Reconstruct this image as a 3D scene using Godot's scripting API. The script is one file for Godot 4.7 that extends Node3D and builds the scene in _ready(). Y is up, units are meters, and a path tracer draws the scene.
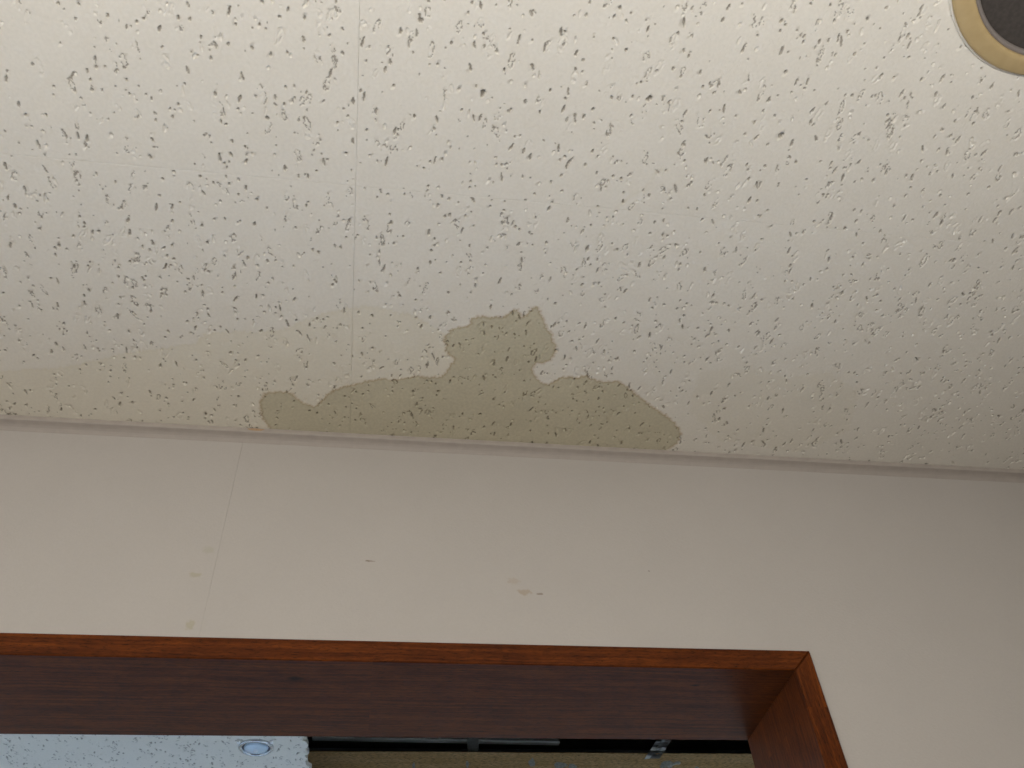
extends Node3D

# Rooms: near room z > -0.945, far room z < -1.118, ceiling of both at y = 2.4, floor y = 0.
const CEIL := 2.4
const WALL_Z := -0.945
const WALL_BACK := -1.118
const DOOR_R := 0.514        # inside face of the right jamb
const DOOR_L := -0.786
const DOOR_TOP := 2.0482     # underside of the header
const BOARD := 0.0272        # thickness of the frame boards
const SEAM_X := -0.052
const SEAM_Z := -0.530

var fine_noise := FastNoiseLite.new()
var wide_noise := FastNoiseLite.new()
var edge_noise := FastNoiseLite.new()

const LAMP_COLOR := Color(1.0, 0.982, 0.955)
const LAMP_ENERGY := 0.196

# ---------------------------------------------------------------- helpers
func tag(o: Node, label: String, category: String, group := "") -> void:
	o.set_meta("label", label)
	o.set_meta("category", category)
	if group != "":
		o.set_meta("group", group)

func structure(o: Node, label := "", category := "") -> void:
	o.set_meta("kind", "structure")
	if label != "":
		o.set_meta("label", label)
	if category != "":
		o.set_meta("category", category)

func base(called: String, at := Vector3.ZERO) -> Node3D:
	var o := Node3D.new()
	o.name = called
	add_child(o, true)
	o.position = at
	return o

func put(called: String, mesh: Mesh, m: Material, parent: Node = self) -> MeshInstance3D:
	var o := MeshInstance3D.new()
	o.name = called
	o.mesh = mesh
	o.material_override = m
	parent.add_child(o, true)
	return o

func flat_mat(c: Color, rough := 0.7, metal := 0.0) -> StandardMaterial3D:
	var m := StandardMaterial3D.new()
	m.albedo_color = c
	m.roughness = rough
	m.metallic = metal
	return m

func quad(st: SurfaceTool, a: Vector3, b: Vector3, c: Vector3, d: Vector3, uv := []) -> void:
	var p := [a, b, c, a, c, d]
	var n := (c - a).cross(b - a)
	n = n.normalized() if n.length() > 1e-12 else Vector3.UP
	var t := [0, 1, 2, 0, 2, 3]
	for k in 6:
		st.set_normal(n)
		if uv.size() == 4:
			st.set_uv(uv[t[k]])
		st.add_vertex(p[k])

# a box with chamfered edges; uv runs along "along" (0 x, 1 y, 2 z), in metres
func add_box(st: SurfaceTool, lo: Vector3, hi: Vector3, ch := 0.0, along := 0) -> void:
	var c := (lo + hi) / 2.0
	var h := (hi - lo) / 2.0
	ch = minf(ch, minf(h.x, minf(h.y, h.z)) * 0.9)
	var second := (along + 1) % 3
	for ax in 3:
		var u := (ax + 1) % 3
		var v := (ax + 2) % 3
		for s in [-1.0, 1.0]:
			var pts := []
			for k in [[-1, -1], [1, -1], [1, 1], [-1, 1]]:
				var p := Vector3.ZERO
				p[ax] = s * h[ax]
				p[u] = k[0] * (h[u] - ch)
				p[v] = k[1] * (h[v] - ch)
				pts.append(c + p)
			if s > 0:
				pts.reverse()
			_uvquad(st, pts, along, second)
	if ch <= 0.0:
		return
	for ax in 3:
		var u := (ax + 1) % 3
		var v := (ax + 2) % 3
		for su in [-1.0, 1.0]:
			for sv in [-1.0, 1.0]:
				var pts := []
				for k in [[-1, 0], [1, 0], [1, 1], [-1, 1]]:
					var p := Vector3.ZERO
					p[ax] = k[0] * (h[ax] - ch)
					p[u] = su * (h[u] if k[1] == 0 else h[u] - ch)
					p[v] = sv * (h[v] - ch if k[1] == 0 else h[v])
					pts.append(c + p)
				var out := Vector3.ZERO
				out[u] = su
				out[v] = sv
				var n: Vector3 = (pts[2] - pts[0]).cross(pts[1] - pts[0])
				if n.dot(out) < 0:
					pts.reverse()
				_uvquad(st, pts, along, second)
	for sx in [-1.0, 1.0]:
		for sy in [-1.0, 1.0]:
			for sz in [-1.0, 1.0]:
				var a := c + Vector3(sx * h.x, sy * (h.y - ch), sz * (h.z - ch))
				var b := c + Vector3(sx * (h.x - ch), sy * h.y, sz * (h.z - ch))
				var d := c + Vector3(sx * (h.x - ch), sy * (h.y - ch), sz * h.z)
				var n := (d - a).cross(b - a)
				if n.dot(Vector3(sx, sy, sz)) < 0:
					var t := b
					b = d
					d = t
					n = -n
				for p in [a, b, d]:
					st.set_normal(n.normalized())
					st.set_uv(Vector2(p[along], p[second]))
					st.add_vertex(p)

func _uvquad(st: SurfaceTool, pts: Array, along: int, second: int) -> void:
	var uv := []
	var third := 3 - along - second
	var flat_second: bool = absf(pts[0][second] - pts[2][second]) < 1e-6
	for p in pts:
		uv.append(Vector2(p[along], p[third] + 0.37 if flat_second else p[second]))
	quad(st, pts[0], pts[1], pts[2], pts[3], uv)

func box(called: String, lo: Vector3, hi: Vector3, m: Material, parent: Node = self, ch := 0.0, along := 0) -> MeshInstance3D:
	var st := SurfaceTool.new()
	st.begin(Mesh.PRIMITIVE_TRIANGLES)
	add_box(st, lo, hi, ch, along)
	return put(called, st.commit(), m, parent)

# a polygon in the xy plane (any winding) extruded from z_front (nearer, larger z) to z_back, its front edge chamfered
func slab_xy(called: String, poly: PackedVector2Array, z_front: float, z_back: float, ch: float, m: Material, parent: Node, along: int) -> MeshInstance3D:
	if not Geometry2D.is_polygon_clockwise(poly):
		poly.reverse()
	var inner := poly
	var small: Array = Geometry2D.offset_polygon(poly, -ch, Geometry2D.JOIN_MITER)
	if small.size() == 1 and small[0].size() == poly.size():
		inner = small[0]
		if not Geometry2D.is_polygon_clockwise(inner):
			inner.reverse()
		var start := 0
		for k in inner.size():
			if inner[k].distance_to(poly[0]) < inner[start].distance_to(poly[0]):
				start = k
		var turned := PackedVector2Array()
		for k in inner.size():
			turned.append(inner[(k + start) % inner.size()])
		inner = turned
	var st := SurfaceTool.new()
	st.begin(Mesh.PRIMITIVE_TRIANGLES)
	var tri := Geometry2D.triangulate_polygon(inner)
	for face in 2:
		for k in range(0, tri.size(), 3):
			var ps := []
			for j in 3:
				var q: Vector2 = (inner if face == 0 else poly)[tri[k + j]]
				ps.append(Vector3(q.x, q.y, z_front if face == 0 else z_back))
			var want := Vector3(0, 0, 1 if face == 0 else -1)
			var n: Vector3 = (ps[2] - ps[0]).cross(ps[1] - ps[0])
			if n.dot(want) < 0:
				ps.reverse()
			for p in ps:
				st.set_normal(want)
				st.set_uv(Vector2(p[along], p[1 - along]))
				st.add_vertex(p)
	var c := Vector2.ZERO
	for p in poly:
		c += p / poly.size()
	for k in poly.size():
		var j := (k + 1) % poly.size()
		var a := Vector3(inner[k].x, inner[k].y, z_front)
		var b := Vector3(inner[j].x, inner[j].y, z_front)
		var a1 := Vector3(poly[k].x, poly[k].y, z_front - ch)
		var b1 := Vector3(poly[j].x, poly[j].y, z_front - ch)
		var a2 := Vector3(poly[k].x, poly[k].y, z_back)
		var b2 := Vector3(poly[j].x, poly[j].y, z_back)
		var out := Vector3((poly[j] - poly[k]).y, -(poly[j] - poly[k]).x, 0)
		if out.dot(Vector3(poly[k].x - c.x, poly[k].y - c.y, 0)) < 0:
			out = -out
		for q in [[a, b, b1, a1], [a1, b1, b2, a2]]:
			var n: Vector3 = (q[2] - q[0]).cross(q[1] - q[0])
			if n.dot(out) < 0:
				q.reverse()
			var uv := []
			for p in q:
				uv.append(Vector2(p[along], p.z + 0.61))
			quad(st, q[0], q[1], q[2], q[3], uv)
	return put(called, st.commit(), m, parent)

# a profile of (radius, y) turned round the y axis
func lathe(profile: Array, n := 64, wave := 0.0, waves := 0) -> ArrayMesh:
	var st := SurfaceTool.new()
	st.begin(Mesh.PRIMITIVE_TRIANGLES)
	for k in profile.size() - 1:
		for i in n:
			var p := []
			for e in [[k, i], [k, i + 1], [k + 1, i + 1], [k + 1, i]]:
				var t: float = TAU * e[1] / n
				var r: float = profile[e[0]][0] * (1.0 + wave * cos(t * waves))
				p.append(Vector3(cos(t) * r, profile[e[0]][1], sin(t) * r))
			for o in [0, 1, 2, 0, 2, 3]:
				st.set_smooth_group(0)
				st.set_uv(Vector2(p[o].x, p[o].z))
				st.add_vertex(p[o])
	st.index()
	st.generate_normals()
	return st.commit()

# ---------------------------------------------------------------- ceiling boards with pits
const STAIN := [-0.1716,-0.9093, -0.1724,-0.8976, -0.1730,-0.8822, -0.1710,-0.8688, -0.1653,-0.8608, -0.1560,-0.8581, -0.1467,-0.8574, -0.1374,-0.8566, -0.1309,-0.8598, -0.1257,-0.8650, -0.1218,-0.8704, -0.1152,-0.8755, -0.1071,-0.8787, -0.1018,-0.8821, -0.0977,-0.8799, -0.0936,-0.8738, -0.0854,-0.8616, -0.0774,-0.8497, -0.0681,-0.8433, -0.0561,-0.8386, -0.0442,-0.8338, -0.0336,-0.8274, -0.0230,-0.8247, -0.0151,-0.8222, -0.0085,-0.8198, -0.0003,-0.8227, 0.0103,-0.8200, 0.0235,-0.8170, 0.0353,-0.8124, 0.0448,-0.8134, 0.0555,-0.8125, 0.0676,-0.8114, 0.0725,-0.8055, 0.0772,-0.7978, 0.0803,-0.7868, 0.0847,-0.7775, 0.0803,-0.7726, 0.0732,-0.7679, 0.0700,-0.7612, 0.0708,-0.7560, 0.0673,-0.7460, 0.0679,-0.7374, 0.0726,-0.7320, 0.0784,-0.7247, 0.0859,-0.7224, 0.0934,-0.7200, 0.0980,-0.7146, 0.0986,-0.7080, 0.1021,-0.7044, 0.1121,-0.7018, 0.1174,-0.7030, 0.1250,-0.7023, 0.1340,-0.7015, 0.1427,-0.6990, 0.1456,-0.6922, 0.1503,-0.6886, 0.1551,-0.6865, 0.1584,-0.6910, 0.1621,-0.6989, 0.1680,-0.6950, 0.1722,-0.6881, 0.1750,-0.6814, 0.1786,-0.6795, 0.1837,-0.6871, 0.1891,-0.6964, 0.1930,-0.7043, 0.1956,-0.7124, 0.2020,-0.7185, 0.2057,-0.7250, 0.2085,-0.7333, 0.2142,-0.7432, 0.2157,-0.7518, 0.2145,-0.7607, 0.2117,-0.7681, 0.2055,-0.7723, 0.1991,-0.7746, 0.1924,-0.7752, 0.1900,-0.7863, 0.1911,-0.7935, 0.1980,-0.8021, 0.2063,-0.8107, 0.2149,-0.8119, 0.2215,-0.8095, 0.2271,-0.8015, 0.2319,-0.7974, 0.2429,-0.7964, 0.2529,-0.7974, 0.2605,-0.7931, 0.2673,-0.7925, 0.2740,-0.7975, 0.2830,-0.8005, 0.2945,-0.8014, 0.3039,-0.7987, 0.3122,-0.7980, 0.3204,-0.8030, 0.3292,-0.8098, 0.3380,-0.8168, 0.3487,-0.8255, 0.3577,-0.8326, 0.3668,-0.8398, 0.3755,-0.8450, 0.3862,-0.8522, 0.3989,-0.8613, 0.4124,-0.8725, 0.4211,-0.8822, 0.4274,-0.8943, 0.4294,-0.9070, 0.4256,-0.9159, 0.4198,-0.9229, 0.4081,-0.9460, 0.2554,-0.9480, 0.0198,-0.9493, -0.1221,-0.9498, -0.1565,-0.9381, -0.1630,-0.9285, -0.1654,-0.9206]
const FAINT := [-0.5133,-0.8524, -0.4248,-0.8377, -0.3724,-0.8193, -0.3369,-0.8042, -0.2949,-0.7936, -0.2477,-0.7793, -0.2352,-0.7632, -0.2013,-0.7552, -0.1679,-0.7538, -0.1391,-0.7479, -0.1175,-0.7328, -0.0926,-0.7192, -0.0617,-0.7067, -0.0309,-0.6990, 0.0250,-0.7080, 0.0720,-0.7380, 0.0900,-0.7700, 0.0900,-0.8200, 0.0192,-0.9388, -0.5443,-0.9825]
const OLD := [0.4210,-0.7718, 0.4608,-0.7610, 0.5042,-0.7609, 0.5520,-0.7719, 0.6050,-0.7560, 0.6639,-0.7895, 0.6805,-0.8659, 0.6215,-0.9185, 0.4898,-0.9023, 0.4273,-0.8448]
const ARC := [0.2358,-0.5781, 0.2387,-0.5566, 0.2450,-0.5352, 0.2538,-0.5208, 0.2634,-0.5104, 0.2760,-0.4986, 0.2831,-0.4797, 0.2926,-0.4711]
const DARK_PITS := [0.4125,-0.418, 0.2545,-0.3925, 0.0775,-0.4060]

func outline(flat: Array, closed: bool, wobble: float) -> PackedVector2Array:
	var out := PackedVector2Array()
	var n := flat.size() / 2
	for k in (n if closed else n - 1):
		var a := Vector2(flat[2 * k], flat[2 * k + 1])
		var j := (k + 1) % n
		var b := Vector2(flat[2 * j], flat[2 * j + 1])
		var steps := maxi(1, int(a.distance_to(b) / 0.0012))
		var side := (b - a).orthogonal().normalized()
		for i in steps:
			var p := a.lerp(b, float(i) / steps)
			out.append(p + side * wobble * edge_noise.get_noise_2d(p.x * 1000.0, p.y * 1000.0))
	return out

func fill(mask: PackedFloat32Array, w: int, h: int, x0: float, z0: float, g: float, poly: PackedVector2Array) -> PackedFloat32Array:
	for j in h:
		var z := z0 + (j + 0.5) * g
		var xs := PackedFloat32Array()
		var a := poly[poly.size() - 1]
		for b in poly:
			if (a.y > z) != (b.y > z):
				xs.append(a.x + (z - a.y) / (b.y - a.y) * (b.x - a.x))
			a = b
		xs.sort()
		for k in range(0, xs.size() - 1, 2):
			for i in range(maxi(0, int((xs[k] - x0) / g)), mini(w, int((xs[k + 1] - x0) / g))):
				mask[j * w + i] = 1.0
	return mask

func stroke(mask: PackedFloat32Array, w: int, h: int, x0: float, z0: float, g: float, line: PackedVector2Array, r: float) -> PackedFloat32Array:
	var cells := int(ceil(r * 1.6 / g))
	for p in line:
		var rr := r * (1.0 + 0.6 * fine_noise.get_noise_2d(p.x * 250.0, p.y * 250.0))
		var ci := int((p.x - x0) / g)
		var cj := int((p.y - z0) / g)
		for j in range(maxi(0, cj - cells), mini(h, cj + cells + 1)):
			for i in range(maxi(0, ci - cells), mini(w, ci + cells + 1)):
				var d := Vector2(x0 + (i + 0.5) * g, z0 + (j + 0.5) * g).distance_to(p)
				var v := clampf(1.3 - d / rr, 0.0, 1.0)
				if v > mask[j * w + i]:
					mask[j * w + i] = v
	return mask

# one ceiling board: its face is a relief of pits and islands; region limits where pits are pressed in
func ceiling_board(x0: float, z0: float, x1: float, z1: float, g: float, region: Rect2, seed_at: int, stained: bool, ragged: bool, parent: Node, larger := 1.0) -> MeshInstance3D:
	var w := int(round((x1 - x0) / g))
	var h := int(round((z1 - z0) / g))
	var gx := (x1 - x0) / w
	var gz := (z1 - z0) / h
	var W := w + 1
	var H := h + 1
	var depth := PackedFloat32Array()
	depth.resize(W * H)
	var bare := PackedByteArray()      # 1 where the white coat is broken and the grey fibre core lies open
	bare.resize(W * H)
	var low := PackedFloat32Array()
	low.resize(W * H)
	var rng := RandomNumberGenerator.new()
	rng.seed = seed_at
	var r0 := Rect2(x0, z0, x1 - x0, z1 - z0).intersection(region)
	# pressed pits and worm-like islands, long way across the room
	var count := int(r0.size.x * r0.size.y / 0.000205)
	var extra := DARK_PITS.size() / 2 if stained else 0
	for k in count + extra:
		var cx := r0.position.x + rng.randf() * r0.size.x
		var cz := r0.position.y + rng.randf() * r0.size.y
		var turn := rng.randfn(0.0, 0.32)
		var pick := rng.randf()
		var kind := 0
		var L := rng.randf_range(0.0014, 0.0026)
		var B := rng.randf_range(0.0011, 0.0018)
		var D := rng.randf_range(0.0010, 0.0024)
		if pick > 0.80:
			kind = 1
			L = rng.randf_range(0.0045, 0.0095)
			B = rng.randf_range(0.0018, 0.0036)
			D = rng.randf_range(0.0008, 0.0016)
		elif pick > 0.66:
			L = rng.randf_range(0.0030, 0.0062)
			B = rng.randf_range(0.0011, 0.0018)
		elif pick < 0.30:
			L = rng.randf_range(0.0009, 0.0014)
			B = rng.randf_range(0.0008, 0.0012)
			D = rng.randf_range(0.0006, 0.0014)
		L *= larger
		B *= larger
		if k >= count:
			cx = DARK_PITS[2 * (k - count)]
			cz = DARK_PITS[2 * (k - count) + 1]
			kind = 0
			L = 0.0042
			B = 0.0030
			D = 0.0040
		var reach := L * 1.35
		var pierced := rng.randf() < (0.74 if kind == 0 else 0.65) or k >= count
		var c := cos(turn)
		var s := sin(turn)
		for j in range(maxi(1, int((cz - reach - z0) / gz)), mini(h - 1, int((cz + reach - z0) / gz) + 1)):
			for i in range(maxi(1, int((cx - reach - x0) / gx)), mini(w - 1, int((cx + reach - x0) / gx) + 1)):
				var dx := x0 + i * gx - cx
				var dz := z0 + j * gz - cz
				var u := (dz * c + dx * s) / L
				var v := (dx * c - dz * s) / B
				var r := sqrt(u * u + v * v)
				if r > 1.7:
					continue
				var nz := edge_noise.get_noise_2d((x0 + i * gx) * 900.0, (z0 + j * gz) * 900.0)
				r += (0.38 if kind == 0 else 0.62) * nz
				var val := 0.0
				if kind == 0:
					val = 1.0 - smoothstep(0.62, 1.05, r)
				else:
					var q := (r - 0.8) / 0.26
					val = exp(-q * q) * clampf(0.70 + 2.2 * edge_noise.get_noise_2d((x0 + i * gx) * 330.0 + 77.0, (z0 + j * gz) * 330.0), 0.0, 1.0)
					if val < 0.12:
						val = 0.0
						if r < 0.6 and depth[j * W + i] == 0.0:
							depth[j * W + i] = -0.40 * D * (1.0 - smoothstep(0.25, 0.6, r))
				var at := j * W + i
				depth[at] = maxf(depth[at], val * D)
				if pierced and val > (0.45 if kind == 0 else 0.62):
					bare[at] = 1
	# needle stipple between the pits, for the fine relief only
	for k in int(r0.size.x * r0.size.y / 0.000022):
		var i := rng.randi_range(0, W - 1)
		var j := rng.randi_range(0, H - 1)
		if not r0.has_point(Vector2(x0 + i * gx, z0 + j * gz)):
			continue
		low[j * W + i] = rng.randf_range(0.4, 1.0)
	for i in W:
		depth[i] = maxf(depth[i], 0.0002)
		depth[h * W + i] = maxf(depth[h * W + i], 0.0002)
	for j in H:
		depth[j * W] = maxf(depth[j * W], 0.0002)
		depth[j * W + w] = maxf(depth[j * W + w], 0.0002)
	# colour: painted face, bare core where the coat is broken, water stains with their dark tide line
	var stain := PackedFloat32Array()
	stain.resize(W * H)
	var rim := stain.duplicate()
	var faint := stain.duplicate()
	var faint_rim := stain.duplicate()
	if stained:
		var o := outline(STAIN, true, 0.0032)
		stain = fill(stain, W, H, x0, z0, gx, o)
		rim = stroke(rim, W, H, x0, z0, gx, o, 0.0021)
		var f := outline(FAINT, true, 0.004)
		faint = fill(faint, W, H, x0, z0, gx, f)
		var old := outline(OLD, true, 0.006)
		faint_rim = fill(faint_rim, W, H, x0, z0, gx, old)
		faint_rim = stroke(faint_rim, W, H, x0, z0, gx, f.slice(0, int(f.size() * 0.38)), 0.0022)
		faint_rim = stroke(faint_rim, W, H, x0, z0, gx, outline(ARC, false, 0.003), 0.0022)
	var bytes := PackedByteArray()
	bytes.resize(W * H * 3)
	var relief := PackedByteArray()
	relief.resize(W * H)
	for j in H:
		for i in W:
			var at := j * W + i
			var x := x0 + i * gx
			var z := z0 + j * gz
			var n := fine_noise.get_noise_2d(x * 420.0, z * 420.0)
			var m := wide_noise.get_noise_2d(x * 10.0, z * 10.0)
			var k := 1.0 + 0.018 * n + 0.010 * m
			var r := BOARD_R * k
			var gg := BOARD_G * k
			var b := BOARD_B * k
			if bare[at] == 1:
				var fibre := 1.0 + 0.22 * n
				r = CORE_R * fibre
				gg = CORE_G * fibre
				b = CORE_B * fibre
			if stained:
				var s := stain[at]
				if s > 0.0:
					var y := 0.02 * m + 0.02 * n
					r *= 0.868 + y
					gg *= 0.853 + y
					b *= 0.785 + y
				elif faint[at] > 0.0:
					r *= 0.992
					gg *= 0.987
					b *= 0.965
				var t := rim[at] * (0.65 + 0.5 * n)
				if t > 0.0:
					r *= 1.0 - 0.125 * t
					gg *= 1.0 - 0.175 * t
					b *= 1.0 - 0.23 * t
				var q := faint_rim[at]
				if q > 0.0:
					r *= 1.0 - 0.011 * q
					gg *= 1.0 - 0.014 * q
					b *= 1.0 - 0.024 * q
			bytes[at * 3] = int(clampf(r, 0, 1) * 255.0)
			bytes[at * 3 + 1] = int(clampf(gg, 0, 1) * 255.0)
			bytes[at * 3 + 2] = int(clampf(b, 0, 1) * 255.0)
			relief[at] = int(clampf(0.62 + 0.16 * n - 0.5 * low[at], 0, 1) * 255.0)
	var mat := StandardMaterial3D.new()
	mat.albedo_texture = ImageTexture.create_from_image(Image.create_from_data(W, H, false, Image.FORMAT_RGB8, bytes))
	mat.roughness = 0.78
	mat.heightmap_enabled = true
	mat.heightmap_texture = ImageTexture.create_from_image(Image.create_from_data(W, H, false, Image.FORMAT_L8, relief))
	mat.heightmap_scale = 0.05
	mat.texture_repeat = false
	# mesh
	var V := PackedVector3Array()
	var N := PackedVector3Array()
	var T := PackedVector2Array()
	var I := PackedInt32Array()
	var idx := PackedInt32Array()
	idx.resize(W * H)
	idx.fill(-1)
	const S := 4
	for bj in range(0, h, S):
		for bi in range(0, w, S):
			var ej := mini(bj + S, h)
			var ei := mini(bi + S, w)
			var is_flat := true
			for j in range(bj, ej + 1):
				for i in range(bi, ei + 1):
					if depth[j * W + i] != 0.0:
						is_flat = false
						break
				if not is_flat:
					break
			var sj := ej - bj if is_flat else 1
			var si := ei - bi if is_flat else 1
			for j in range(bj, ej, sj):
				for i in range(bi, ei, si):
					var q := [j * W + i, j * W + i + si, (j + sj) * W + i + si, (j + sj) * W + i]
					for e in q:
						if idx[e] < 0:
							idx[e] = V.size()
							var ii: int = e % W
							var jj: int = e / W
							var px := x0 + ii * gx
							var pz := z0 + jj * gz
							if ragged:
								var near := clampf(1.0 - (x1 - px) / 0.03, 0.0, 1.0)
								px += near * (0.006 * edge_noise.get_noise_1d(pz * 300.0) + 0.012 * fine_noise.get_noise_1d(pz * 40.0))
							V.append(Vector3(px, CEIL + depth[e], pz))
							var dx := (depth[e + (1 if ii < w else 0)] - depth[e - (1 if ii > 0 else 0)]) / (2.0 * gx)
							var dz := (depth[e + (W if jj < h else 0)] - depth[e - (W if jj > 0 else 0)]) / (2.0 * gz)
							N.append(Vector3(dx, -1.0, dz).normalized())
							T.append(Vector2((ii + 0.5) / W, (jj + 0.5) / H))
					I.append_array([idx[q[0]], idx[q[2]], idx[q[1]], idx[q[0]], idx[q[3]], idx[q[2]]])
	# edges and back of the board
	var ring := []
	for i in w: ring.append(i)
	for j in h: ring.append(j * W + w)
	for i in w: ring.append(h * W + w - i)
	for j in h: ring.append((h - j) * W)
	for k in ring.size():
		var a: int = idx[ring[k]]
		var b: int = idx[ring[(k + 1) % ring.size()]]
		var pa := V[a]
		var pb := V[b]
		var n := Vector3(pb.z - pa.z, 0, pa.x - pb.x).normalized()
		var at := V.size()
		V.append_array([pa, pb, Vector3(pb.x, CEIL + 0.0095, pb.z), Vector3(pa.x, CEIL + 0.0095, pa.z)])
		N.append_array([n, n, n, n])
		T.append_array([T[a], T[b], T[b], T[a]])
		I.append_array([at, at + 1, at + 2, at, at + 2, at + 3])
	var top := V.size()
	for p in [Vector2(x0, z0), Vector2(x1, z0), Vector2(x1, z1), Vector2(x0, z1)]:
		V.append(Vector3(p.x, CEIL + 0.0095, p.y))
		N.append(Vector3.UP)
		T.append(Vector2(0.01, 0.01))
	I.append_array([top, top + 1, top + 2, top, top + 2, top + 3])
	var arrays := []
	arrays.resize(Mesh.ARRAY_MAX)
	arrays[Mesh.ARRAY_VERTEX] = V
	arrays[Mesh.ARRAY_NORMAL] = N
	arrays[Mesh.ARRAY_TEX_UV] = T
	arrays[Mesh.ARRAY_INDEX] = I
	var mesh := ArrayMesh.new()
	mesh.add_surface_from_arrays(Mesh.PRIMITIVE_TRIANGLES, arrays)
	print("ceiling board: ", I.size() / 3, " triangles")
	return put("ceiling_board", mesh, mat, parent)

# ---------------------------------------------------------------- materials
# bare mineral fibre where the coat is broken
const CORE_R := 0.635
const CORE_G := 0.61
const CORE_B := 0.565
const BOARD_R := 0.875
const BOARD_G := 0.855
const BOARD_B := 0.812

func wallpaper_material() -> StandardMaterial3D:
	# 2 m x 1 m of linen-weave paper, x -0.7..1.3, y 1.4..2.4
	var W := 2048
	var H := 1024
	var bytes := PackedByteArray()
	bytes.resize(W * H * 3)
	var relief := PackedByteArray()
	relief.resize(W * H)
	var marks := [[-0.0112, 2.1917, 0.0060, 0.0012, 0.30, 0.34, 0.40], [0.1855, 2.1524, 0.0100, 0.0055, 0.06, 0.10, 0.15], [0.2046, 2.1501, 0.0050, 0.0016, 0.22, 0.26, 0.30], [0.172, 2.168, 0.010, 0.006, 0.03, 0.055, 0.08], [0.3547, 2.1912, 0.0020, 0.0018, 0.28, 0.30, 0.32], [-0.2197, 2.1622, 0.0080, 0.0040, 0.05, 0.06, 0.12], [-0.2118, 2.0932, 0.0060, 0.0080, 0.05, 0.06, 0.12], [-0.211, 2.2000, 0.0090, 0.0060, 0.03, 0.03, 0.06]]
	for j in H:
		var y := 2.4 - (j + 0.5) / H
		for i in W:
			var x := -0.7 + 2.0 * (i + 0.5) / W
			var a := fine_noise.get_noise_2d(i * 0.35, j * 2.4)
			var b := fine_noise.get_noise_2d(i * 2.4 + 5000.0, j * 0.35)
			var m := wide_noise.get_noise_2d(x * 8.0, y * 8.0)
			var k := 1.0 + 0.010 * a + 0.008 * b + 0.008 * m
			var r := 0.725 * k
			var g := 0.702 * k
			var bl := 0.678 * k
			if y > 2.08 and y < 2.215:
				for q in marks:
					var dx: float = (x - q[0]) / q[2]
					var dy: float = (y - q[1]) / q[3]
					var d := sqrt(dx * dx + dy * dy) + 0.5 * edge_noise.get_noise_2d(i * 0.6, j * 0.6)
					if d < 1.0:
						var t := minf(1.0, (1.0 - d) * 2.5)
						r *= 1.0 - q[4] * t
						g *= 1.0 - q[5] * t
						bl *= 1.0 - q[6] * t
			var at := j * W + i
			bytes[at * 3] = int(r * 255.0)
			bytes[at * 3 + 1] = int(g * 255.0)
			bytes[at * 3 + 2] = int(bl * 255.0)
			relief[at] = int(clampf(0.5 + 0.30 * a + 0.30 * b, 0, 1) * 255.0)
	var mat := StandardMaterial3D.new()
	mat.albedo_texture = ImageTexture.create_from_image(Image.create_from_data(W, H, false, Image.FORMAT_RGB8, bytes))
	mat.heightmap_enabled = true
	mat.heightmap_texture = ImageTexture.create_from_image(Image.create_from_data(W, H, false, Image.FORMAT_L8, relief))
	mat.heightmap_scale = 0.025
	mat.roughness = 0.8
	return mat

# stained hardwood: u along the grain in metres (1 m repeats), v across (0.5 m repeats)
func wood_material(light: Color, dark: Color, rough: float, seed_at: int, knots: Array) -> StandardMaterial3D:
	var W := 2048
	var H := 1024
	var long := FastNoiseLite.new()
	long.seed = seed_at
	long.frequency = 1.0
	long.fractal_octaves = 3
	var bytes := PackedByteArray()
	bytes.resize(W * H * 3)
	var relief := PackedByteArray()
	relief.resize(W * H)
	for j in H:
		var v := 0.5 * j / H
		for i in W:
			var u := float(i) / W
			var bend := 0.004 * long.get_noise_2d(u * 5.0, v * 10.0)
			var band := long.get_noise_2d(u * 3.0, (v + bend) * 170.0)
			var pore := long.get_noise_2d(u * 70.0 + 900.0, (v + bend) * 800.0)
			var figure := long.get_noise_2d(u * 16.0 - 300.0, v * 40.0)
			var t := clampf(0.5 + 0.55 * band + 0.30 * figure, 0.0, 1.0)
			var c := dark.lerp(light, t)
			var k := 1.0 + 0.22 * pore
			if pore < -0.42:
				k *= 0.72
			for q in knots:
				var dx: float = (u - q[0]) / q[2]
				var dy: float = (v - q[1]) / q[3]
				var d := sqrt(dx * dx + dy * dy) + 0.5 * figure
				if d < 1.0:
					k *= lerpf(0.45, 1.0, smoothstep(0.2, 1.0, d))
			var at := j * W + i
			bytes[at * 3] = int(clampf(c.r * k, 0, 1) * 255.0)
			bytes[at * 3 + 1] = int(clampf(c.g * k, 0, 1) * 255.0)
			bytes[at * 3 + 2] = int(clampf(c.b * k, 0, 1) * 255.0)
			relief[at] = int(clampf(0.6 + 0.35 * pore, 0, 1) * 255.0)
	var mat := StandardMaterial3D.new()
	mat.albedo_texture = ImageTexture.create_from_image(Image.create_from_data(W, H, false, Image.FORMAT_RGB8, bytes))
	mat.heightmap_enabled = true
	mat.heightmap_texture = ImageTexture.create_from_image(Image.create_from_data(W, H, false, Image.FORMAT_L8, relief))
	mat.heightmap_scale = 0.01
	mat.uv1_scale = Vector3(1, 2, 1)
	mat.roughness = rough
	return mat

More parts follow.
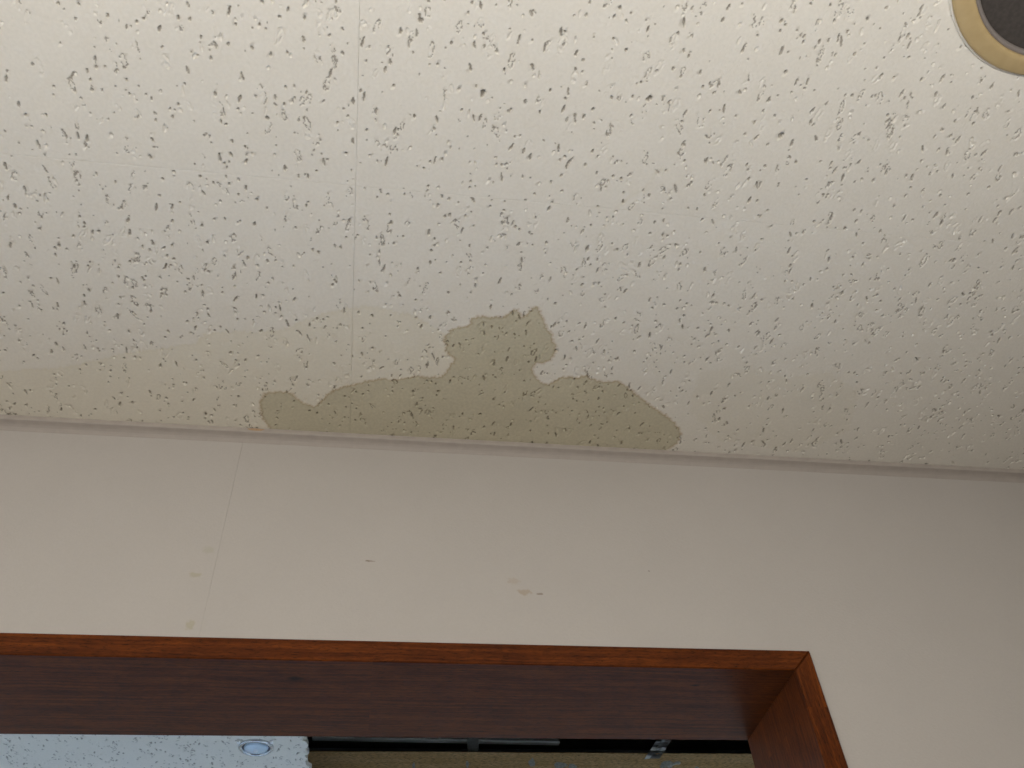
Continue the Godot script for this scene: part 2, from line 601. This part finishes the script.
func noise_mat(c0: Color, c1: Color, scale: float, rough: float, seed_at: int) -> StandardMaterial3D:
	var n := FastNoiseLite.new()
	n.seed = seed_at
	n.frequency = 0.02
	n.fractal_octaves = 4
	var t := NoiseTexture2D.new()
	t.width = 256
	t.height = 256
	t.seamless = true
	t.noise = n
	var ramp := Gradient.new()
	ramp.set_color(0, c0)
	ramp.set_color(1, c1)
	t.color_ramp = ramp
	var m := StandardMaterial3D.new()
	m.albedo_texture = t
	m.uv1_triplanar = true
	m.uv1_world_triplanar = true
	m.uv1_scale = Vector3.ONE * scale
	m.roughness = rough
	return m

# ---------------------------------------------------------------- scene
func _ready() -> void:
	# camera: f = 891 px in a 1024 x 768 frame
	var cam := Camera3D.new()
	cam.name = "camera"
	cam.fov = rad_to_deg(2.0 * atan(384.0 / 891.09))
	cam.near = 0.02
	cam.rotation = Vector3(0.8210062, -0.1999744, -0.0846524)
	cam.position = Vector3(0, CEIL - 0.8942, 0)
	add_child(cam)
	cam.current = true
	# sky: pale daylight, reaching the far room by its window
	var sky_mat := ProceduralSkyMaterial.new()
	sky_mat.sky_top_color = Color(0.60, 0.70, 0.84)
	sky_mat.sky_horizon_color = Color(0.82, 0.88, 0.94)
	sky_mat.ground_bottom_color = Color(0.30, 0.30, 0.29)
	sky_mat.ground_horizon_color = Color(0.55, 0.57, 0.58)
	sky_mat.sky_energy_multiplier = 3.4
	sky_mat.ground_energy_multiplier = 1.9
	var sky := Sky.new()
	sky.sky_material = sky_mat
	var env := Environment.new()
	env.background_mode = Environment.BG_SKY
	env.sky = sky
	env.tonemap_mode = Environment.TONE_MAPPER_LINEAR
	env.tonemap_exposure = 1.0
	env.sdfgi_enabled = true
	env.ssao_enabled = true
	env.ssil_enabled = true
	var world := WorldEnvironment.new()
	world.name = "world"
	world.environment = env
	add_child(world)

	fine_noise.seed = 3
	fine_noise.frequency = 0.45
	fine_noise.fractal_octaves = 2
	wide_noise.seed = 8
	wide_noise.frequency = 1.0
	wide_noise.fractal_octaves = 4
	edge_noise.seed = 21
	edge_noise.frequency = 0.22
	edge_noise.fractal_octaves = 3

	build_shell()
	build_ceilings()
	build_door_frame()
	build_trim()
	build_round_fixture()
	build_far_room()
	build_lamp()

func build_shell() -> void:
	var plaster := flat_mat(Color(0.80, 0.77, 0.71), 0.9)
	var floor_mat := noise_mat(Color(0.27, 0.20, 0.14), Color(0.35, 0.27, 0.20), 1.3, 0.55, 5)
	var concrete := noise_mat(Color(0.44, 0.43, 0.41), Color(0.52, 0.51, 0.49), 2.0, 0.95, 9)
	var o := box("floor", Vector3(-3.2, -0.1, -1.04), Vector3(3.2, 0.0, 2.7), floor_mat)
	structure(o, "brown floor of the near room", "floor")
	o = box("floor_far", Vector3(-3.2, -0.1, -3.6), Vector3(3.2, 0.0, -1.0401), noise_mat(Color(0.66, 0.66, 0.65), Color(0.74, 0.74, 0.73), 1.1, 0.6, 15))
	structure(o, "pale grey floor of the room beyond the doorway", "floor")
	o = box("ceiling_slab", Vector3(-3.2, 3.1, -3.6), Vector3(3.2, 3.25, 2.7), concrete)
	structure(o, "concrete slab above the ceiling void", "ceiling")
	# the wall with the doorway: core, then two drops of wallpaper with a butt joint
	var wall := Node3D.new()
	wall.name = "wall_front"
	add_child(wall)
	structure(wall, "cream papered wall above and beside the wooden doorway", "wall")
	var st := SurfaceTool.new()
	st.begin(Mesh.PRIMITIVE_TRIANGLES)
	var l := DOOR_L - BOARD
	var r := DOOR_R + BOARD
	var t := DOOR_TOP + BOARD
	var zf := WALL_Z - 0.0012
	add_box(st, Vector3(-3.1, 0, WALL_BACK), Vector3(l, 3.1, zf))
	add_box(st, Vector3(r, 0, WALL_BACK), Vector3(3.1, 3.1, zf))
	add_box(st, Vector3(l, t, WALL_BACK), Vector3(r, 3.1, zf))
	put("wall_core", st.commit(), plaster, wall)
	var paper := wallpaper_material()
	var joint := -0.1987
	paper_drop(wall, paper, -2.2, joint - 0.0001, l, r, t)
	paper_drop(wall, paper, joint + 0.0001, 2.4, l, r, t)
	var cream := flat_mat(Color(0.42, 0.37, 0.31), 0.85)  # unseen walls, darkened to taupe to cut bounced light
	structure(box("wall_left", Vector3(-2.35, 0, WALL_Z), Vector3(-2.2, 3.1, 2.5), cream), "dark taupe side wall of the near room", "wall")
	structure(box("wall_right", Vector3(2.4, 0, WALL_Z), Vector3(2.55, 3.1, 2.5), cream), "dark taupe side wall opposite, near room", "wall")
	structure(box("wall_back", Vector3(-2.35, 0, 2.5), Vector3(2.55, 3.1, 2.65), cream), "dark taupe wall behind the photographer", "wall")

func paper_drop(wall: Node3D, m: Material, x0: float, x1: float, l: float, r: float, t: float) -> void:
	var st := SurfaceTool.new()
	st.begin(Mesh.PRIMITIVE_TRIANGLES)
	var spans := [[maxf(x0, l), minf(x1, r), t]]
	if x0 < l:
		spans.append([x0, minf(x1, l), 0.0])
	if x1 > r:
		spans.append([maxf(x0, r), x1, 0.0])
	for s in spans:
		var a: float = s[0]
		var b: float = s[1]
		var y0: float = s[2]
		var uv := func(x: float, y: float) -> Vector2: return Vector2((x + 0.7) / 2.0, 2.4 - y)
		quad(st, Vector3(a, y0, WALL_Z), Vector3(a, CEIL, WALL_Z), Vector3(b, CEIL, WALL_Z), Vector3(b, y0, WALL_Z), [uv.call(a, y0), uv.call(a, CEIL), uv.call(b, CEIL), uv.call(b, y0)])
	# cut edges of the drop
	for x in [x0, x1]:
		quad(st, Vector3(x, t, WALL_Z), Vector3(x, CEIL, WALL_Z), Vector3(x, CEIL, WALL_Z - 0.0011), Vector3(x, t, WALL_Z - 0.0011), [Vector2.ZERO, Vector2.ZERO, Vector2.ZERO, Vector2.ZERO])
	put("wallpaper_drop", st.commit(), m, wall)

func build_ceilings() -> void:
	var near := Node3D.new()
	near.name = "ceiling"
	add_child(near)
	structure(near, "pitted off-white ceiling boards with a brown water stain", "ceiling")
	var region := Rect2(-0.85, -0.96, 2.02, 0.86)
	var gap := 0.00012
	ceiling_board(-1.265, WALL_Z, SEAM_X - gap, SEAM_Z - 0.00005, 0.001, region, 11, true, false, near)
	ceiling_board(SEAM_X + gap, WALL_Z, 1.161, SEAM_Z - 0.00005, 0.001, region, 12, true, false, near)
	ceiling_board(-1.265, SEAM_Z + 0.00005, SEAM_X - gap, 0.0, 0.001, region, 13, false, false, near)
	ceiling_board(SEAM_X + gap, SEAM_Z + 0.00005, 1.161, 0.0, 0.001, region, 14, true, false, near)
	var plain := noise_mat(Color(0.83, 0.805, 0.75), Color(0.88, 0.855, 0.80), 8.0, 0.8, 4)
	for b in [[-2.2, WALL_Z, -1.266, 2.5], [1.162, WALL_Z, 2.4, 2.5], [-1.265, 0.001, SEAM_X - gap, 1.25], [SEAM_X + gap, 0.001, 1.161, 1.25], [-1.265, 1.251, SEAM_X - gap, 2.5], [SEAM_X + gap, 1.251, 1.161, 2.5]]:
		box("ceiling_board", Vector3(b[0], CEIL, b[1]), Vector3(b[2], CEIL + 0.0095, b[3]), plain, near)

func build_door_frame() -> void:
	var wood := wood_material(Color(0.44, 0.225, 0.075), Color(0.25, 0.11, 0.032), 0.38, 31, [[0.9117, 0.130, 0.014, 0.006], [0.398, 0.128, 0.010, 0.005]])
	wood.metallic_specular = 0.25
	var frame := Node3D.new()
	frame.name = "door_1"
	add_child(frame)
	structure(frame, "dark reddish-brown wooden frame round the open doorway", "door frame")
	var f := -0.940
	var back := -1.1255
	var t := DOOR_TOP + BOARD
	var g := 0.00006
	var header := slab_xy("header", PackedVector2Array([Vector2(DOOR_L - BOARD + g, t), Vector2(DOOR_R + BOARD - g, t), Vector2(DOOR_R - g, DOOR_TOP), Vector2(DOOR_L + g, DOOR_TOP)]), f, back, 0.0012, wood, frame, 0)
	header.set_meta("label", "wooden board across the top of the doorway")
	slab_xy("jamb", PackedVector2Array([Vector2(DOOR_R, DOOR_TOP - g), Vector2(DOOR_R + BOARD, t - g), Vector2(DOOR_R + BOARD, 0.0), Vector2(DOOR_R, 0.0)]), f, back, 0.0012, wood, frame, 1)
	slab_xy("jamb", PackedVector2Array([Vector2(DOOR_L, DOOR_TOP - g), Vector2(DOOR_L - BOARD, t - g), Vector2(DOOR_L - BOARD, 0.0), Vector2(DOOR_L, 0.0)]), f, back, 0.0012, wood, frame, 1)

func build_trim() -> void:
	var m := noise_mat(Color(0.655, 0.62, 0.59), Color(0.70, 0.665, 0.63), 10.0, 0.7, 14)
	# cove bead in the corner of wall and ceiling: front lip, rounded nose, hollow underside
	var prof := [Vector2(0.0148, 0.0), Vector2(0.0148, -0.0052), Vector2(0.0144, -0.0066), Vector2(0.0134, -0.0074), Vector2(0.0100, -0.0080), Vector2(0.0066, -0.0090), Vector2(0.0036, -0.0108), Vector2(0.0014, -0.0132), Vector2(0.0002, -0.0156), Vector2(-0.0005, -0.0156)]
	var st := SurfaceTool.new()
	st.begin(Mesh.PRIMITIVE_TRIANGLES)
	for k in prof.size() - 1:
		var a: Vector2 = prof[k]
		var b: Vector2 = prof[k + 1]
		var p := func(x: float, q: Vector2) -> Vector3: return Vector3(x, CEIL + q.y, WALL_Z + q.x)
		quad(st, p.call(-2.2, a), p.call(2.4, a), p.call(2.4, b), p.call(-2.2, b))
	var o := put("trim_1", st.commit(), m)
	structure(o, "narrow grey-beige cove strip where the wall meets the stained ceiling", "trim")
	# the little ochre drip mark stuck on the strip beside the stain
	var s2 := SurfaceTool.new()
	s2.begin(Mesh.PRIMITIVE_TRIANGLES)
	var c := Vector3(-0.182, CEIL - 0.0030, WALL_Z + 0.0150)
	for k in 16:
		var t0 := TAU * k / 16.0
		var t1 := TAU * (k + 1) / 16.0
		for tt in [[0.0, 0.0008], [t0, 0.0], [t1, 0.0]]:
			var rr: float = 0.0 if tt[1] > 0.0 else 1.0
			s2.set_smooth_group(0)
			s2.add_vertex(c + Vector3(cos(tt[0]) * 0.0115 * rr * (1.0 + 0.15 * sin(3.0 * tt[0])), sin(tt[0]) * 0.0022 * rr, tt[1]))
	s2.generate_normals()
	put("drip_mark", s2.commit(), noise_mat(Color(0.66, 0.54, 0.42), Color(0.74, 0.63, 0.50), 60.0, 0.7, 2), o)

func build_round_fixture() -> void:
	var t := base("ceiling_speaker", Vector3(0.652, CEIL, -0.180))
	tag(t, "round ceiling speaker with beige ring and dark grey centre", "speaker")
	var beige := noise_mat(Color(0.70, 0.61, 0.44), Color(0.74, 0.65, 0.48), 12.0, 0.45, 6)
	put("ring", lathe([[0.1398, 0.0], [0.1398, -0.0040], [0.1390, -0.0052], [0.1370, -0.0064], [0.1260, -0.0095], [0.1215, -0.0100], [0.1202, -0.0094], [0.1196, -0.0080], [0.1190, 0.0]], 160), beige, t)
	put("lit_edge_ring", lathe([[0.1418, 0.0], [0.1418, -0.0016], [0.1410, -0.0024], [0.1396, -0.0026], [0.1396, 0.0]], 160), flat_mat(Color(0.90, 0.88, 0.84), 0.5), t)  # white ring paints in the lit outer edge of the speaker
	put("inner_rim", lathe([[0.1194, -0.0066], [0.1180, -0.0074], [0.1160, -0.0072], [0.1146, -0.0050], [0.1140, 0.0]], 160), flat_mat(Color(0.52, 0.49, 0.47), 0.4), t)
	put("grille_disc", lathe([[0.1144, -0.0030], [0.1050, -0.0042], [0.08, -0.0056], [0.04, -0.0066], [0.0, -0.0070]], 96), noise_mat(Color(0.215, 0.195, 0.18), Color(0.29, 0.265, 0.245), 25.0, 0.75, 7), t)

func build_far_room() -> void:
	var pale := flat_mat(Color(0.80, 0.82, 0.83), 0.9)
	structure(box("wall_far_left", Vector3(-3.1, 0, -3.4), Vector3(-2.95, 3.1, WALL_BACK), pale), "pale side wall of the room beyond the doorway", "wall")
	structure(box("wall_far_right", Vector3(2.95, 0, -3.4), Vector3(3.1, 3.1, WALL_BACK), pale), "pale side wall opposite in the room beyond the doorway", "wall")
	var st := SurfaceTool.new()
	st.begin(Mesh.PRIMITIVE_TRIANGLES)
	for b in [[-3.1, 0.0, -1.9, 3.1], [1.9, 0.0, 3.1, 3.1], [-1.9, 0.0, 1.9, 0.55], [-1.9, 2.20, 1.9, 3.1]]:
		add_box(st, Vector3(b[0], b[1], -3.55), Vector3(b[2], b[3], -3.4))
	structure(put("wall_far_end", st.commit(), pale), "pale end wall with a wide window, room beyond the doorway", "wall")
	var win := Node3D.new()
	win.name = "window_1"
	add_child(win)
	structure(win, "wide window in the end wall of the far room", "window")
	var white := flat_mat(Color(0.82, 0.82, 0.80), 0.5)
	for x in [-1.9, -0.02, 1.86]:
		box("window_post", Vector3(x, 0.55, -3.5), Vector3(x + 0.04, 2.20, -3.45), white, win)
	for y in [0.55, 2.16]:
		box("window_rail", Vector3(-1.9, y, -3.5), Vector3(1.9, y + 0.04, -3.45), white, win)
	# ceiling of the far room, cut open beside the doorway
	var far := Node3D.new()
	far.name = "ceiling_far"
	add_child(far)
	structure(far, "pitted ceiling of the room beyond the doorway, cut open in part", "ceiling")
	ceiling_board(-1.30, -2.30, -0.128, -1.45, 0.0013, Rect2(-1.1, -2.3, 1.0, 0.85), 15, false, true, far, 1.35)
	var plain := noise_mat(Color(0.83, 0.805, 0.75), Color(0.88, 0.855, 0.80), 8.0, 0.8, 4)
	for b in [[-2.95, -3.4, -1.301, WALL_BACK], [-1.30, -3.4, -0.128, -2.301], [-1.30, -1.449, -0.128, WALL_BACK], [-0.127, -1.78, 2.95, WALL_BACK], [-0.127, -3.4, 2.95, -2.112], [1.12, -2.111, 2.95, -1.781]]:
		box("ceiling_board", Vector3(b[0], CEIL, b[1]), Vector3(b[2], CEIL + 0.0095, b[3]), plain, far)
	# timber joist seen through the opening
	var joist_wood := wood_material(Color(0.86, 0.74, 0.55), Color(0.76, 0.62, 0.43), 0.85, 47, [[0.905, 0.45, 0.02, 0.02]])
	var joist := base("ceiling_joist", Vector3(0, CEIL + 0.0096, -2.112))
	tag(joist, "pale brown timber joist inside the opened ceiling beyond the doorway", "joist")
	box("timber", Vector3(-0.165, 0.0, -0.038), Vector3(1.7, 0.0805, 0.0), joist_wood, joist, 0.003, 0)
	var flake_mat := noise_mat(Color(0.62, 0.62, 0.60), Color(0.80, 0.80, 0.77), 30.0, 0.8, 12)
	var rng := RandomNumberGenerator.new()
	rng.seed = 77
	for q in [[0.398, 0.0530, 0.010, 0.011], [0.468, 0.046, 0.016, 0.008], [0.497, 0.044, 0.012, 0.007], [0.742, 0.050, 0.020, 0.008], [0.765, 0.054, 0.008, 0.005], [0.812, 0.041, 0.008, 0.007], [0.24, 0.047, 0.004, 0.009], [0.112, 0.044, 0.004, 0.010], [0.725, 0.044, 0.010, 0.006]]:
		var poly := PackedVector2Array()
		for k in 9:
			var a := TAU * k / 9.0
			var rr := rng.randf_range(0.6, 1.15)
			poly.append(Vector2(q[0] + cos(a) * q[2] * rr, q[1] + sin(a) * q[3] * rr))
		slab_xy("plaster_flake", poly, 0.0016, -0.001, 0.0006, flake_mat, joist, 0)
	# steel channel behind the joist
	var steel := noise_mat(Color(0.56, 0.58, 0.59), Color(0.66, 0.68, 0.69), 20.0, 0.45, 13)
	steel.metallic = 0.1
	var zinc := flat_mat(Color(0.90, 0.92, 0.93), 0.5)
	var ch := base("steel_channel", Vector3(-0.134, CEIL + 0.1425, -2.165))
	ch.rotation.z = -0.013
	tag(ch, "grey steel channel in the dark opening above the joist", "channel")
	box("web", Vector3(0, 0.0, -0.004), Vector3(0.615, 0.055, 0.0), steel, ch, 0.0008)
	box("lip", Vector3(0, -0.003, -0.002), Vector3(0.615, 0.0015, 0.014), zinc, ch, 0.0008)
	var clip := box("hanger_clip", Vector3(0.380, -0.030, 0.010), Vector3(0.408, 0.055, 0.0165), steel, ch, 0.001)
	clip.set_meta("label", "folded steel clip round the channel")
	# crumpled silver tape across the dark gap
	var tape := SurfaceTool.new()
	tape.begin(Mesh.PRIMITIVE_TRIANGLES)
	var a0 := Vector3(0.700, CEIL + 0.072, -2.109)
	var a1 := Vector3(0.765, CEIL + 0.150, -2.120)
	var n := 10
	var prev := []
	for k in n + 1:
		var c := a0.lerp(a1, float(k) / n)
		var row := []
		for e in 4:
			row.append(c + Vector3(-0.019 + 0.0127 * e, 0.0, rng.randf_range(-0.003, 0.003)))
		if prev.size() > 0:
			for e in 3:
				quad(tape, prev[e], row[e], row[e + 1], prev[e + 1])
				quad(tape, prev[e] - Vector3(0, 0, 0.0006), prev[e + 1] - Vector3(0, 0, 0.0006), row[e + 1] - Vector3(0, 0, 0.0006), row[e] - Vector3(0, 0, 0.0006))
		prev = row
	var foil := put("foil_tape", tape.commit(), flat_mat(Color(0.66, 0.67, 0.68), 0.35, 0.6))
	tag(foil, "crumpled silver tape strip hanging across the dark ceiling opening", "tape")
	# small recessed downlight, unlit
	var d := base("downlight", Vector3(-0.2336, CEIL, -1.905))
	tag(d, "small unlit downlight in the pitted ceiling beyond the doorway", "downlight")
	put("trim_ring", lathe([[0.0365, 0.0], [0.0365, -0.0030], [0.0350, -0.0046], [0.0318, -0.0052], [0.0300, -0.0040], [0.0290, 0.0]], 72), flat_mat(Color(0.80, 0.82, 0.84), 0.12, 0.85), d)
	put("socket", lathe([[0.0296, -0.0006], [0.0240, -0.0008], [0.0, -0.0008]], 48), flat_mat(Color(0.20, 0.23, 0.29), 0.4), d)
	put("lens", lathe([[0.0250, -0.0008], [0.0245, -0.0034], [0.0215, -0.0058], [0.0150, -0.0072], [0.0070, -0.0078], [0.0, -0.0079]], 72, 0.03, 24), flat_mat(Color(0.78, 0.86, 0.93), 0.1), d)
	put("lamp_cap", lathe([[0.0052, -0.0076], [0.0050, -0.0100], [0.0030, -0.0112], [0.0, -0.0114]], 32), flat_mat(Color(0.86, 0.90, 0.95), 0.2), d)
	for s in [-1.0, 1.0]:
		box("glint_tab", Vector3(s * 0.034 - 0.0035, -0.0066, 0.026), Vector3(s * 0.034 + 0.0035, -0.0004, 0.036), flat_mat(Color(0.97, 0.97, 0.97), 0.15), d, 0.0015)  # white blocks stand in for bright glints at the ring

func build_lamp() -> void:
	# a long pendant row of globe lamps hangs over the photographer's head: it lights the near room
	var t := base("pendant_lamp", Vector3(-0.25, 1.80, 0.11))
	tag(t, "pendant lamp of five glowing globes over an added black light shield, hung above the photographer", "lamp")
	var black := flat_mat(Color(0.08, 0.08, 0.08), 0.5)
	box("light_shield", Vector3(-1.1, -0.080, -0.045), Vector3(1.1, -0.064, 0.085), black, t, 0.003)  # unseen, added under the globes to block their downward light
	for x in [-0.75, 0.75]:
		box("cord", Vector3(x - 0.0015, -0.065, 0.0685), Vector3(x + 0.0015, CEIL - 1.80, 0.0715), black, t, 0.001, 1)
	var glow := flat_mat(Color(0.9, 0.88, 0.84), 0.6)
	glow.emission_enabled = true
	glow.emission = LAMP_COLOR
	glow.emission_energy_multiplier = 1.0
	var globe := lathe([[0.0, -0.066], [0.018, -0.066], [0.022, -0.047], [0.037, -0.036], [0.048, -0.019], [0.052, 0.0], [0.048, 0.019], [0.037, 0.036], [0.020, 0.048], [0.0, 0.052]], 32)
	for k in 5:
		var b := put("globe", globe, glow, t)
		b.position.x = -1.0 + 0.5 * k
		var l := OmniLight3D.new()
		l.name = "globe_light"
		l.light_color = LAMP_COLOR
		l.light_energy = LAMP_ENERGY
		l.light_size = 0.045
		l.omni_range = 12.0
		l.omni_attenuation = 2.0
		l.shadow_enabled = true
		b.add_child(l, true)
